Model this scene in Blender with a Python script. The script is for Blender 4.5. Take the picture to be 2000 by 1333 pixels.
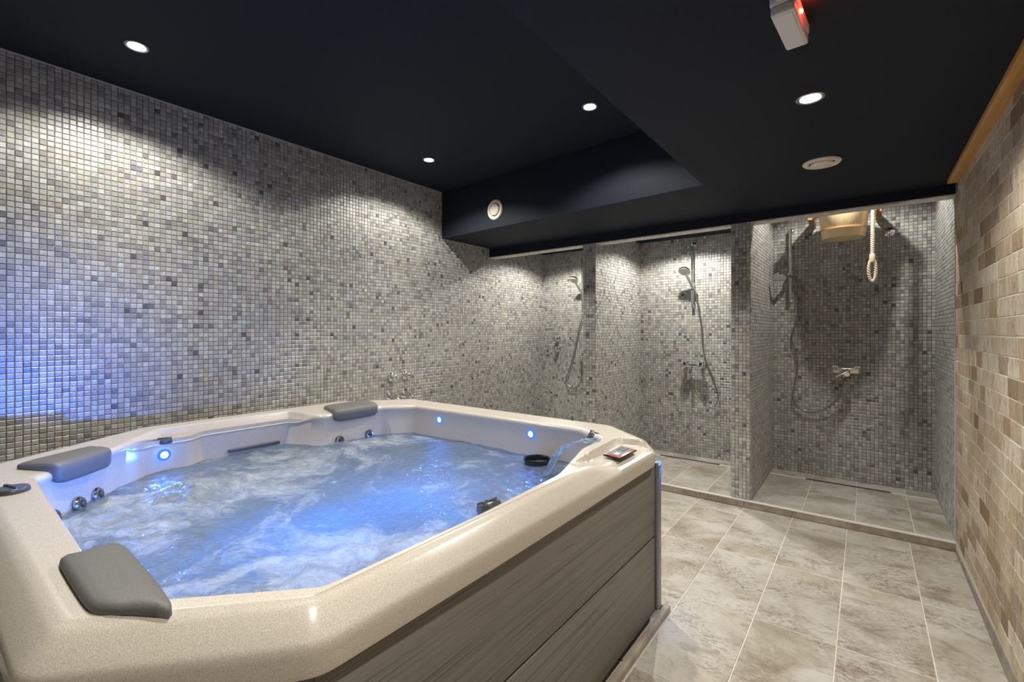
import bpy, bmesh, math, random
import numpy as np
from mathutils import Vector, Matrix, noise
D = bpy.data
for o in list(D.objects): D.objects.remove(o, do_unlink=True)
SC = bpy.context.scene
COL = SC.collection
random.seed(7)
PI = math.pi

# ------------------------------------------------------------------ camera, world, exposure, lamps
FPX, HORIZON, VPX = 905.0, 647.0, 690.0
YAW = math.atan2(VPX, FPX)
EYE = 1.27
cam_d = D.cameras.new('camera'); cam = D.objects.new('camera', cam_d); COL.objects.link(cam)
cam.location = (0, 0, EYE); cam.rotation_euler = (PI/2, 0, YAW)
cam_d.sensor_width = 36; cam_d.lens = 36*FPX/2000; 
cam_d.shift_y = (HORIZON-666.5)/2000
cam_d.clip_start = 0.02
SC.camera = cam
w = D.worlds.new('world'); SC.world = w; w.use_nodes = True
w.node_tree.nodes['Background'].inputs[0].default_value = (0.012, 0.013, 0.016, 1)
vs = SC.view_settings
vs.view_transform = 'Standard'; vs.look = 'None'; vs.gamma = 1; vs.use_curve_mapping = False
vs.exposure = 0.0

def lamp(name, kind, loc, energy, color=(1, 1, 1), size=0.03, cone=None, blend=0.5, target=None):
    l = D.lights.new(name, kind); l.energy = energy; l.color = color
    if kind in ('POINT', 'SPOT'): l.shadow_soft_size = size
    if kind == 'SPOT': l.spot_size = math.radians(cone); l.spot_blend = blend
    o = D.objects.new(name, l); COL.objects.link(o); o.location = loc
    if target is not None:
        o.rotation_euler = (Vector(target)-Vector(loc)).to_track_quat('-Z', 'Y').to_euler()
    return o

WARM = (1.0, 0.965, 0.89)
XL, XR = -3.10, 0.424          # left / right wall
Y_SOF, Y_LIN, Y_BACK = 3.0, 3.67, 4.69
Z_UP, Z_LOW, Z_SH = 2.545, 2.12, 2.50
X_STEP = -0.75
# (x, y, z, watt)
DOWN_UP = [(-2.59, 0.63), (-2.58, 2.365), (-1.243, 2.358), (-1.243, 0.63)]
DOWN_LOW = [(-0.159, 2.0), (-0.159, 0.25)]
DOWN_SH = [(-2.5, 4.08), (-1.31, 4.17), (-0.12, 4.01)]
P_UP, P_LOW, P_SH = 64, 48, [76, 80, 54]
for i, (x, y) in enumerate(DOWN_UP): lamp('downlight_lamp', 'SPOT', (x, y, Z_UP-0.012), P_UP*(1, 1, 0.72, 0.28)[i], WARM, 0.025, 142, 0.35); lamp('downlight_core_lamp', 'SPOT', (x, y, Z_UP-0.012), (62, 56, 46, 84)[i], WARM, 0.025, 84, 1.0)
for i, (x, y) in enumerate(DOWN_LOW): lamp('downlight_lamp', 'SPOT', (x, y, Z_LOW-0.012), P_LOW, WARM, 0.025, 146, 0.4); lamp('downlight_core_lamp', 'SPOT', (x, y, Z_LOW-0.012), 22, WARM, 0.025, 90, 1.0)
SH_Z = [2.19, 2.19, Z_SH]
for i, (x, y) in enumerate(DOWN_SH): lamp('downlight_lamp', 'SPOT', (x, y, SH_Z[i]-0.012), P_SH[i], WARM, 0.02, 150, 0.3)
BLUE = (0.03, 0.19, 1.0)

# ------------------------------------------------------------------ helpers
def setp(o, label=None, cat=None, group=None, kind=None):
    if label: o['label'] = label
    if cat: o['category'] = cat
    if group: o['group'] = group
    if kind: o['kind'] = kind
    return o

def wloc(o):
    v = Vector((0, 0, 0))
    while o is not None:
        v += o.location; o = o.parent
    return v

def link(name, me, mat=None, parent=None, loc=None):
    o = D.objects.new(name, me); COL.objects.link(o)
    if mat is not None and me is not None and not me.materials: me.materials.append(mat)
    if parent is not None: o.parent = parent
    if loc is not None: o.location = loc
    return o

def thing(name, loc, label, cat, group=None):
    o = D.objects.new(name, None); COL.objects.link(o); o.location = loc; o.empty_display_size = 0.05
    return setp(o, label, cat, group)

def mesh_obj(name, verts, faces, mat, parent=None, smooth=None, label=None):
    """verts in world space; stored relative to the parent's origin"""
    off = wloc(parent) if parent is not None else Vector((0, 0, 0))
    me = D.meshes.new(name)
    me.from_pydata([tuple(Vector(v)-off) for v in verts], [], faces)
    me.update()
    if smooth is not None:
        me.shade_smooth()
        if smooth < 180: me.set_sharp_from_angle(angle=math.radians(smooth))
    o = link(name, me, mat, parent)
    if label: o['label'] = label
    return o

class MB:
    def __init__(s): s.v = []; s.f = []
    def add(s, verts, faces, M=None):
        n = len(s.v)
        s.v += [tuple(M @ Vector(p)) if M is not None else tuple(p) for p in verts]
        s.f += [tuple(i+n for i in f) for f in faces]
        return s
    def box(s, x0, x1, y0, y1, z0, z1, bev=0.0, M=None, seg=2):
        bm = bmesh.new(); bmesh.ops.create_cube(bm, size=1)
        for v in bm.verts: v.co = Vector(((x0+x1)/2+v.co.x*(x1-x0), (y0+y1)/2+v.co.y*(y1-y0), (z0+z1)/2+v.co.z*(z1-z0)))
        if bev > 0: bmesh.ops.bevel(bm, geom=bm.edges[:], offset=bev, segments=seg, affect='EDGES', profile=0.5)
        bm.verts.index_update()
        s.add([v.co.copy() for v in bm.verts], [[v.index for v in f.verts] for f in bm.faces], M); bm.free()
        return s
    def lathe(s, prof, M=None, n=32, cap0=True, cap1=True):
        """prof: list of (r, z) around local Z"""
        V = []; F = []
        for r, z in prof:
            for k in range(n): a = 2*PI*k/n; V.append((r*math.cos(a), r*math.sin(a), z))
        for i in range(len(prof)-1):
            for k in range(n):
                F.append((i*n+k, i*n+(k+1) % n, (i+1)*n+(k+1) % n, (i+1)*n+k))
        if cap0: F.append(tuple(reversed(range(n))))
        if cap1: F.append(tuple(range((len(prof)-1)*n, len(prof)*n)))
        return s.add(V, F, M)
    def tube(s, pts, r, n=10, rf=None, caps=True):
        P = [Vector(p) for p in pts]; m = len(P)
        T = [((P[min(i+1, m-1)]-P[max(i-1, 0)])).normalized() for i in range(m)]
        up = Vector((0, 0, 1)) if abs(T[0].z) < 0.9 else Vector((0, 1, 0))
        N = (up - T[0]*up.dot(T[0])).normalized()
        V = []; F = []
        for i in range(m):
            N = (N - T[i]*N.dot(T[i])).normalized(); B = T[i].cross(N)
            rr = rf(i/(m-1)) if rf else r
            for k in range(n):
                a = 2*PI*k/n; V.append(P[i]+(N*math.cos(a)+B*math.sin(a))*rr)
        for i in range(m-1):
            for k in range(n): F.append((i*n+k, i*n+(k+1) % n, (i+1)*n+(k+1) % n, (i+1)*n+k))
        if caps: F.append(tuple(reversed(range(n)))); F.append(tuple(range((m-1)*n, m*n)))
        return s.add(V, F)
    def obj(s, name, mat, parent=None, smooth=40, label=None):
        return mesh_obj(name, s.v, s.f, mat, parent, smooth, label)

def spline(pts, n=12):
    P = [Vector(p) for p in pts]; P = [P[0]*2-P[1]]+P+[P[-1]*2-P[-2]]; out = []
    for i in range(1, len(P)-2):
        for k in range(n):
            t = k/n; a, b, c, d = P[i-1], P[i], P[i+1], P[i+2]
            out.append(0.5*((2*b)+(c-a)*t+(2*a-5*b+4*c-d)*t*t+(3*b-a-3*c+d)*t**3))
    out.append(P[-2]); return out

def frame(loc, zdir, xdir=None):
    z = Vector(zdir).normalized()
    x = Vector(xdir) if xdir is not None else (Vector((1, 0, 0)) if abs(z.x) < 0.9 else Vector((0, 1, 0)))
    x = (x - z*x.dot(z)).normalized(); y = z.cross(x)
    M = Matrix((x, y, z)).transposed().to_4x4(); M.translation = Vector(loc); return M

# ------------------------------------------------------------------ materials
class NT:
    def __init__(s, name):
        s.m = D.materials.new(name); s.m.use_nodes = True; s.t = s.m.node_tree; s.N = s.t.nodes
        s.b = s.N['Principled BSDF']; s.out = s.N['Material Output']
    def n(s, typ, **kw):
        nd = s.N.new(typ)
        for k, v in kw.items():
            if k.startswith('i_'):
                key = k[2:]; nd.inputs[int(key) if key.isdigit() else key.replace('_', ' ')].default_value = v
            else: setattr(nd, k, v)
        return nd
    def l(s, a, b): s.t.links.new(a, b)
    def ramp(s, fac, stops, interp='LINEAR'):
        r = s.N.new('ShaderNodeValToRGB'); e = r.color_ramp.elements; r.color_ramp.interpolation = interp
        while len(e) < len(stops): e.new(0.5)
        for i, (p, c) in enumerate(stops):
            e[i].position = p; e[i].color = (c[0], c[1], c[2], 1) if not isinstance(c, (int, float)) else (c, c, c, 1)
        s.l(fac, r.inputs[0]); return r.outputs[0]
    def noise(s, vec, scale, detail=4, rough=0.5, dist=0.0):
        nd = s.n('ShaderNodeTexNoise'); nd.inputs['Scale'].default_value = scale; nd.inputs['Detail'].default_value = detail
        nd.inputs['Roughness'].default_value = rough; nd.inputs['Distortion'].default_value = dist
        if vec is not None: s.l(vec, nd.inputs['Vector'])
        return nd.outputs['Fac']
    def mix(s, fac, a, b, mode='MIX'):
        nd = s.n('ShaderNodeMix', data_type='RGBA', blend_type=mode)
        for sock, v in ((nd.inputs[0], fac), (nd.inputs[6], a), (nd.inputs[7], b)):
            if isinstance(v, (int, float)): sock.default_value = v
            elif isinstance(v, tuple): sock.default_value = (*v, 1) if len(v) == 3 else v
            else: s.l(v, sock)
        return nd.outputs[2]
    def math(s, op, a, b=0.0):
        nd = s.n('ShaderNodeMath', operation=op)
        for k, v in ((0, a), (1, b)):
            if isinstance(v, (int, float)): nd.inputs[k].default_value = v
            else: s.l(v, nd.inputs[k])
        return nd.outputs[0]
    def pos(s, scale=(1, 1, 1), rand=0.0):
        g = s.n('ShaderNodeNewGeometry'); v = g.outputs['Position']
        if rand:
            oi = s.n('ShaderNodeObjectInfo'); vm = s.n('ShaderNodeVectorMath', operation='MULTIPLY_ADD')
            cx = s.n('ShaderNodeCombineXYZ'); k = s.math('MULTIPLY', oi.outputs['Random'], rand)
            for i in range(3): s.l(k, cx.inputs[i])
            va = s.n('ShaderNodeVectorMath', operation='ADD'); s.l(v, va.inputs[0]); s.l(cx.outputs[0], va.inputs[1]); v = va.outputs[0]
        if scale != (1, 1, 1):
            vm = s.n('ShaderNodeVectorMath', operation='MULTIPLY'); s.l(v, vm.inputs[0]); vm.inputs[1].default_value = scale; v = vm.outputs[0]
        return v
    def bump(s, h, strength=0.3, dist=0.002):
        b = s.n('ShaderNodeBump'); b.inputs['Strength'].default_value = strength; b.inputs['Distance'].default_value = dist
        s.l(h, b.inputs['Height']); s.l(b.outputs[0], s.b.inputs['Normal']); return b.outputs[0]
    def base(s, c):
        if isinstance(c, tuple): s.b.inputs['Base Color'].default_value = (*c, 1)
        else: s.l(c, s.b.inputs['Base Color'])
    def set(s, **kw):
        for k, v in kw.items():
            k = k.replace('_', ' ').title().replace('Ior', 'IOR')
            s.b.inputs[k].default_value = v
        return s

def plain(name, c, rough=0.5, metal=0.0, nscale=0, namp=0.12, bump=0.0, spec=0.5):
    t = NT(name)
    t.b.inputs['Roughness'].default_value = rough; t.b.inputs['Metallic'].default_value = metal
    t.b.inputs['Specular IOR Level'].default_value = spec
    if nscale:
        f = t.noise(t.pos(), nscale, 4, 0.6)
        t.base(t.ramp(f, [(0.3, tuple(x*(1-namp) for x in c)), (0.7, tuple(min(1, x*(1+namp)) for x in c))]))
        if bump: t.bump(f, bump, 0.001)
    else: t.base(c)
    return t.m

def emit(name, c, s):
    t = NT(name); t.base((0, 0, 0)); t.b.inputs['Emission Color'].default_value = (*c, 1); t.b.inputs['Emission Strength'].default_value = s
    return t.m

M = {}
def make_materials():
    # mosaic tile: per piece colour attribute + soft marbling
    t = NT('mosaic_glaze')
    a = t.n('ShaderNodeAttribute', attribute_name='tone')
    f = t.noise(t.pos(), 120, 3, 0.6)
    c = t.mix(1.0, a.outputs['Color'], t.ramp(f, [(0.3, 0.78), (0.7, 1.18)]), 'MULTIPLY')
    t.base(c); t.set(roughness=0.33); t.b.inputs['Specular IOR Level'].default_value = 0.55
    t.bump(t.noise(t.pos(), 60, 2), 0.25, 0.0015)
    M['mosaic'] = t.m
    M['grout'] = plain('mosaic_grout', (0.27, 0.24, 0.20), 0.9, nscale=40)
    # ceiling
    t = NT('dark_ceiling_paint'); f = t.noise(t.pos(), 90, 4, 0.7)
    t.base(t.ramp(f, [(0.3, (0.0085, 0.0115, 0.0180)), (0.7, (0.0130, 0.0172, 0.0262))])); t.set(roughness=0.75)
    t.b.inputs['Specular IOR Level'].default_value = 0.25
    t.bump(f, 0.25, 0.001); M['ceiling'] = t.m
    M['wallfront'] = plain('rear_wall_plaster', (0.35, 0.32, 0.28), 0.85, nscale=6)
    M['plaster'] = plain('pale_plaster_edge', (0.55, 0.52, 0.47), 0.85, nscale=30, namp=0.3, bump=0.4)
    M['caulk'] = plain('pale_caulk', (0.5, 0.5, 0.48), 0.6)
    # floor tile
    t = NT('beige_stone_floor_tile')
    p = t.pos(rand=37.0)
    n1 = t.noise(p, 3.2, 6, 0.62, 0.4); n2 = t.noise(t.pos((1.5, 2.6, 1), rand=53.0), 3.6, 7, 0.66, 0.5); n3 = t.noise(t.pos((1, 1.7, 1), rand=17.0), 48, 6, 0.78); n4 = t.noise(p, 4.5, 4, 0.55)
    c = t.ramp(n1, [(0.30, (0.30, 0.26, 0.20)), (0.43, (0.45, 0.41, 0.34)), (0.55, (0.54, 0.51, 0.46)), (0.72, (0.58, 0.565, 0.545))])
    c = t.mix(t.ramp(n2, [(0.53, 0.0), (0.68, 0.7)]), c, (0.24, 0.185, 0.13))
    c = t.mix(t.math('MULTIPLY', t.ramp(n3, [(0.46, 0.0), (0.62, 0.95)]), t.ramp(n4, [(0.42, 0.12), (0.62, 1.0)])), c, (0.20, 0.15, 0.105))
    t.base(c); t.set(roughness=0.42); t.bump(n3, 0.25, 0.0012); M['floor'] = t.m
    M['floor_grout'] = plain('cream_floor_grout', (0.68, 0.65, 0.58), 0.85, nscale=50)
    M['curbtile'] = plain('brown_curb_tile', (0.33, 0.275, 0.22), 0.5, nscale=14, namp=0.3)
    M['skirt'] = plain('grey_brown_skirting_tile', (0.27, 0.235, 0.20), 0.55, nscale=12, namp=0.25)
    # travertine bricks
    t = NT('tumbled_travertine')
    oi = t.n('ShaderNodeObjectInfo'); at = t.n('ShaderNodeAttribute', attribute_name='tone')
    p = t.pos((1, 2.2, 0.9), rand=91.0)
    r = t.ramp(oi.outputs['Random'], [(0.0, (0.50, 0.42, 0.32)), (0.18, (0.58, 0.53, 0.45)), (0.38, (0.42, 0.33, 0.235)), (0.55, (0.53, 0.46, 0.36)), (0.70, (0.37, 0.285, 0.195)), (0.84, (0.22, 0.155, 0.10)), (0.92, (0.46, 0.40, 0.33)), (1.0, (0.28, 0.21, 0.15))])
    n1 = t.noise(p, 14, 8, 0.7, 1.2); n2 = t.noise(p, 75, 6, 0.75)
    c = t.mix(1.0, r, t.ramp(n1, [(0.32, (0.50, 0.42, 0.33)), (0.48, (0.98, 0.95, 0.90)), (0.56, (1.05, 1.03, 1.0)), (0.70, (1.28, 1.28, 1.25))]), 'MULTIPLY')
    c = t.mix(t.ramp(n2, [(0.62, 0.0), (0.75, 0.6)]), c, (0.22, 0.15, 0.09))
    t.base(c); t.set(roughness=0.62); t.bump(n2, 0.5, 0.003); M['travertine'] = t.m
    M['trav_grout'] = plain('sand_mortar', (0.66, 0.60, 0.50), 0.95, nscale=60)
    # orange pine
    t = NT('orange_pine'); n = t.noise(t.pos((14, 0.8, 14)), 3, 5, 0.6, 1.2)
    t.base(t.ramp(n, [(0.3, (0.50, 0.25, 0.06)), (0.7, (0.70, 0.39, 0.115))])); t.set(roughness=0.4); M['pine'] = t.m
    t = NT('pale_bucket_wood'); n = t.noise(t.pos((16, 16, 0.8)), 4, 5, 0.6, 0.6)
    t.base(t.ramp(n, [(0.3, (0.66, 0.47, 0.25)), (0.7, (0.78, 0.60, 0.36))])); t.set(roughness=0.45); M['bucket'] = t.m
    M['hoop'] = plain('bucket_hoop_wood', (0.45, 0.27, 0.11), 0.5)
    M['bracket'] = plain('bracket_wood', (0.36, 0.21, 0.09), 0.6, nscale=30)
    M['rope'] = plain('hemp_rope', (0.72, 0.60, 0.45), 0.9, nscale=160, namp=0.3, bump=0.5)
    # chrome, plastics
    M['chrome'] = plain('chrome', (0.72, 0.73, 0.75), 0.12, 1.0)
    M['chrome_warm'] = plain('satin_chrome_mixer', (0.80, 0.76, 0.70), 0.22, 1.0)
    M['hose'] = plain('flexible_metal_hose', (0.32, 0.315, 0.30), 0.25, 0.9)
    M['white_plastic'] = plain('white_plastic', (0.72, 0.69, 0.63), 0.45)
    M['valve'] = plain('cream_vent_plastic', (0.74, 0.68, 0.56), 0.45)
    M['dark_gap'] = plain('dark_gap', (0.01, 0.01, 0.01), 0.8)
    M['ring'] = plain('brushed_downlight_ring', (0.38, 0.38, 0.39), 0.3, 0.9)
    M['bulb'] = emit('lit_lamp_face', (1.0, 0.97, 0.92), 40.0)
    M['red'] = emit('red_indicator', (1.0, 0.12, 0.04), 30.0)
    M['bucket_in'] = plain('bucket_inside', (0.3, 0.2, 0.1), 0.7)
    # tub
    t = NT('speckled_beige_acrylic')
    n = t.noise(t.pos(), 520, 2, 0.5); n2 = t.noise(t.pos(), 5, 3, 0.5)
    c = t.ramp(n, [(0.30, (0.45, 0.395, 0.32)), (0.5, (0.565, 0.51, 0.43)), (0.68, (0.66, 0.62, 0.545))])
    t.base(c); t.set(roughness=0.26); t.bump(n, 0.12, 0.0006)
    t.b.inputs['Coat Weight'].default_value = 0.35; t.b.inputs['Coat Roughness'].default_value = 0.12
    M['acrylic'] = t.m
    t = NT('taupe_woodgrain_panel')
    n = t.noise(t.pos((6, 0.55, 26)), 3.0, 6, 0.62, 0.7); n2 = t.noise(t.pos((3, 0.12, 15)), 2.0, 2, 0.5, 0.4); n3 = t.noise(t.pos((60, 6, 220)), 4, 3, 0.6)
    c = t.ramp(n, [(0.30, (0.150, 0.138, 0.118)), (0.44, (0.195, 0.180, 0.156)), (0.7, (0.215, 0.20, 0.175))])
    ln = t.ramp(n2, [(0.405, 0.0), (0.42, 0.8), (0.435, 0.0), (0.495, 0.0), (0.51, 0.9), (0.525, 0.0), (0.585, 0.0), (0.60, 0.8), (0.615, 0.0)])
    c = t.mix(ln, c, (0.085, 0.075, 0.062)); c = t.mix(0.25, c, t.ramp(n3, [(0.3, 0.6), (0.7, 1.2)]), 'MULTIPLY')
    t.base(c); t.set(roughness=0.5); t.bump(t.math('SUBTRACT', n, t.math('MULTIPLY', ln, 0.6)), 0.35, 0.002); M['panel'] = t.m
    M['post'] = plain('grey_corner_post', (0.20, 0.20, 0.20), 0.3, 0.5)
    M['pillow'] = plain('grey_foam_headrest', (0.125, 0.122, 0.115), 0.55, nscale=300, namp=0.2, bump=0.12)
    M['knob'] = plain('dark_grey_knob', (0.07, 0.075, 0.085), 0.3)
    M['jet'] = plain('steel_jet', (0.42, 0.43, 0.45), 0.18, 1.0)
    M['divert'] = plain('smoked_grey_knob', (0.13, 0.14, 0.14), 0.25, 0.6)
    M['black_gloss'] = plain('black_gloss_plastic', (0.012, 0.014, 0.018), 0.12)
    M['led'] = emit('blue_led_lens', (0.30, 0.60, 1.0), 9.0)
    M['led_halo'] = emit('blue_led_halo_ring', (0.03, 0.16, 1.0), 1.6)  # emissive ring imitates the blue halo a lens throws on the wall
    M['led_strip'] = emit('blue_led_strip', (0.06, 0.22, 1.0), 3.0)
    M['panel_red'] = plain('red_keypad', (0.42, 0.075, 0.07), 0.25)
    M['panel_grey'] = plain('grey_keypad', (0.20, 0.21, 0.21), 0.6, spec=0.2)
    M['key'] = plain('keypad_buttons', (0.07, 0.075, 0.08), 0.4)
    M['screen'] = emit('lit_keypad_screen', (0.9, 0.95, 1.0), 0.9)
    M['plinth'] = plain('stone_plinth_tile', (0.40, 0.35, 0.28), 0.45, nscale=10, namp=0.3)
    # water
    t = NT('aerated_water')
    t.N.remove(t.b)
    p = t.pos(); 
    warp = t.n('ShaderNodeTexNoise'); warp.inputs['Scale'].default_value = 2.2; warp.inputs['Detail'].default_value = 3; t.l(p, warp.inputs['Vector'])
    wv = t.n('ShaderNodeVectorMath', operation='MULTIPLY_ADD'); t.l(warp.outputs['Color'], wv.inputs[0]); wv.inputs[1].default_value = (0.5, 0.5, 0); t.l(p, wv.inputs[2])
    n1 = t.noise(wv.outputs[0], 3.4, 8, 0.62, 1.2)
    n2 = t.noise(wv.outputs[0], 17, 6, 0.7, 1.8)
    at = t.n('ShaderNodeAttribute', attribute_name='foam')
    m = t.math('ADD', t.math('MULTIPLY', n1, 0.72), t.math('MULTIPLY', n2, 0.34))
    m = t.math('ADD', m, t.math('MULTIPLY', at.outputs['Fac'], 0.11))
    foam = t.ramp(m, [(0.565, 0.0), (0.63, 0.32), (0.76, 0.95)])
    bmp = t.n('ShaderNodeBump'); bmp.inputs['Strength'].default_value = 0.7; bmp.inputs['Distance'].default_value = 0.014
    rip = t.math('ADD', t.noise(t.pos((1, 1.6, 1)), 26, 4, 0.6, 1.2), t.math('MULTIPLY', t.noise(p, 90, 3, 0.6, 0.6), 0.25)); t.l(rip, bmp.inputs['Height'])
    tr = t.n('ShaderNodeBsdfTransparent'); tr.inputs[0].default_value = (0.80, 0.88, 0.92, 1)
    di = t.n('ShaderNodeBsdfDiffuse'); di.inputs[0].default_value = (0.20, 0.225, 0.21, 1)
    tl = t.n('ShaderNodeBsdfTranslucent'); tl.inputs[0].default_value = (0.55, 0.72, 0.85, 1)
    gl = t.n('ShaderNodeBsdfGlossy'); gl.inputs['Roughness'].default_value = 0.06
    fd = t.n('ShaderNodeBsdfDiffuse'); fd.inputs[0].default_value = (0.52, 0.55, 0.55, 1)
    ft = t.n('ShaderNodeBsdfTranslucent'); ft.inputs[0].default_value = (0.8, 0.85, 0.9, 1)
    fr = t.n('ShaderNodeFresnel'); fr.inputs[0].default_value = 1.33
    for nd in (di, gl, fd, fr, tl): t.l(bmp.outputs[0], nd.inputs['Normal'])
    def mixs(f, a, b):
        x = t.n('ShaderNodeMixShader')
        if isinstance(f, float): x.inputs[0].default_value = f
        else: t.l(f, x.inputs[0])
        t.l(a, x.inputs[1]); t.l(b, x.inputs[2]); return x.outputs[0]
    body = mixs(0.45, di.outputs[0], tl.outputs[0])
    body = mixs(0.62, tr.outputs[0], body)
    fo = mixs(0.3, fd.outputs[0], ft.outputs[0])
    s1 = mixs(foam, body, fo)
    s2 = mixs(fr.outputs[0], s1, gl.outputs[0])
    t.l(s2, t.out.inputs[0]); M['water'] = t.m
    t = NT('clear_falling_water'); t.N.remove(t.b)
    tr = t.n('ShaderNodeBsdfTransparent'); tr.inputs[0].default_value = (0.85, 0.92, 1.0, 1)
    gl = t.n('ShaderNodeBsdfGlossy'); gl.inputs['Roughness'].default_value = 0.05
    fr = t.n('ShaderNodeFresnel'); fr.inputs[0].default_value = 1.5
    x = t.n('ShaderNodeMixShader'); t.l(t.math('ADD', fr.outputs[0], 0.12), x.inputs[0]); t.l(tr.outputs[0], x.inputs[1]); t.l(gl.outputs[0], x.inputs[2])
    tl = t.n('ShaderNodeBsdfTranslucent'); tl.inputs[0].default_value = (0.6, 0.75, 1.0, 1); df = t.n('ShaderNodeBsdfDiffuse'); df.inputs[0].default_value = (0.6, 0.72, 0.95, 1)
    y1 = t.n('ShaderNodeMixShader'); y1.inputs[0].default_value = 0.5; t.l(tl.outputs[0], y1.inputs[1]); t.l(df.outputs[0], y1.inputs[2])
    y2 = t.n('ShaderNodeMixShader'); t.l(t.ramp(t.noise(t.pos((60, 60, 12)), 1.0, 3), [(0.4, 0.08), (0.65, 0.55)]), y2.inputs[0]); t.l(x.outputs[0], y2.inputs[1]); t.l(y1.outputs[0], y2.inputs[2]); t.l(y2.outputs[0], t.out.inputs[0])
    M['stream'] = t.m
make_materials()

# ------------------------------------------------------------------ mosaic builder
PITCH, GAP, TH = 0.0262, 0.0026, 0.0045
PAL = np.array([(0.44, 0.44, 0.415), (0.395, 0.393, 0.365), (0.35, 0.35, 0.335), (0.35, 0.335, 0.295), (0.275, 0.27, 0.26), (0.255, 0.245, 0.26), (0.185, 0.18, 0.18), (0.105, 0.10, 0.10)])
PW = np.array([0.26, 0.24, 0.20, 0.15, 0.075, 0.045, 0.02, 0.01])
RNG = np.random.default_rng(11)

def tile_arrays(n):
    """unit tile corner layout: 12 verts, 9 quads"""
    h = (PITCH-GAP)/2
    sq = np.array([(-1, -1), (1, -1), (1, 1), (-1, 1)], float)
    v = np.zeros((12, 3))
    v[0:4, :2] = sq*h; v[0:4, 2] = -0.001
    v[4:8, :2] = sq*h; v[4:8, 2] = TH*0.62
    v[8:12, :2] = sq*(h-0.0022); v[8:12, 2] = TH
    q = [(8, 9, 10, 11)]
    for a in (0, 4):
        for k in range(4): q.append((a+k, a+(k+1) % 4, a+4+(k+1) % 4, a+4+k))
    return v, np.array(q)

def tile_tones(cu, cv):
    n = len(cu)
    idx = RNG.choice(len(PAL), size=n, p=PW/PW.sum())
    c = PAL[idx]*(1+RNG.normal(0, 0.09, (n, 1)))*(1+RNG.normal(0, 0.02, (n, 3)))
    # slow drift of tone between sheets of mosaic
    ph = np.sin(cu*3.1+cv*1.7)*0.5+np.sin(cu*1.3-cv*4.1+2.0)*0.5
    return np.clip(c*(1+0.10*ph[:, None]), 0.01, 1)

def mosaic(name, parent, origin, u, v, n, ulen, vlen, skip=None, pick=None):
    """u, v, n: unit vectors; returns list of picked tile centres with tone index"""
    u, v, n, o = (np.array(a, float) for a in (u, v, n, origin))
    nu, nv = int(round(ulen/PITCH)), int(round(vlen/PITCH))
    pu, pv = ulen/nu, vlen/nv
    cu, cv = np.meshgrid((np.arange(nu)+0.5)*pu, (np.arange(nv)+0.5)*pv, indexing='ij')
    cu, cv = cu.ravel(), cv.ravel()
    cen = o + cu[:, None]*u + cv[:, None]*v
    tone = tile_tones(cu, cv)
    picked = []
    if pick is not None:
        score = pick(cen); order = np.argsort(-score)[:300]
        keep = np.ones(len(cu), bool); keep[order] = False
        picked = [(cen[i], tone[i]) for i in order]
        cen, tone = cen[keep], tone[keep]
    T, Q = tile_arrays(1); k = len(cen)
    su, sv = pu/PITCH, pv/PITCH
    tilt = RNG.normal(0, 0.014, (k, 2))
    loc = np.repeat(T[None], k, 0).copy()
    loc[:, :, 0] *= su; loc[:, :, 1] *= sv
    loc[:, 4:, 2] += loc[:, 4:, 0]*tilt[:, 0:1] + loc[:, 4:, 1]*tilt[:, 1:2] + RNG.normal(0, 0.0003, (k, 1))
    V = cen[:, None, :] + loc[:, :, 0:1]*u + loc[:, :, 1:2]*v + loc[:, :, 2:3]*n
    flip = np.dot(np.cross(u, v), n) < 0
    QQ = Q[:, ::-1] if flip else Q
    F = (QQ[None] + (np.arange(k)*12)[:, None, None]).reshape(-1, 4)
    me = D.meshes.new(name)
    me.vertices.add(k*12); me.vertices.foreach_set('co', V.reshape(-1).astype(np.float32))
    me.loops.add(F.size); me.loops.foreach_set('vertex_index', F.reshape(-1).astype(np.int32))
    me.polygons.add(len(F)); me.polygons.foreach_set('loop_start', (np.arange(len(F))*4).astype(np.int32))
    a = me.attributes.new('tone', 'FLOAT_COLOR', 'FACE')
    col = np.ones((k, 9, 4), np.float32); col[:, :, :3] = tone[:, None, :]
    a.data.foreach_set('color', col.reshape(-1))
    me.update(); me.validate(); me.shade_flat()
    ob = link(name, me, M['mosaic'], parent); ob['kind'] = 'stuff'
    return picked

def wall_slab(name, x0, x1, y0, y1, z0, z1, mat):
    o = MB().box(x0, x1, y0, y1, z0, z1).obj(name, mat, None, None); o['kind'] = 'structure'; return o

# ------------------------------------------------------------------ shell of the room
Y0 = -1.2       # wall behind the camera
fl = wall_slab('floor', XL-0.1, XR+0.1, Y0-0.1, Y_LIN+0.02, -0.12, -0.0018, M['floor_grout'])
wl = wall_slab('wall_left', XL-0.12, XL, Y0-0.1, Y_BACK+0.12, -0.1, Z_UP+0.1, M['grout'])
wr = wall_slab('wall_right', XR-0.0088, XR+0.12, Y0-0.1, Y_LIN+0.03, -0.1, Z_UP+0.1, M['trav_grout'])
wf = wall_slab('wall_front', XL-0.1, XR+0.1, Y0-0.12, Y0, -0.1, Z_UP+0.1, M['wallfront'])
wb = wall_slab('wall_back', XL-0.1, XR+0.12, Y_BACK, Y_BACK+0.12, -0.1, Z_UP+0.1, M['grout'])
ws = wall_slab('wall_shower_side', XR-0.004, XR+0.12, Y_LIN+0.0, Y_BACK+0.1, -0.1, Z_UP+0.1, M['grout'])
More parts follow.
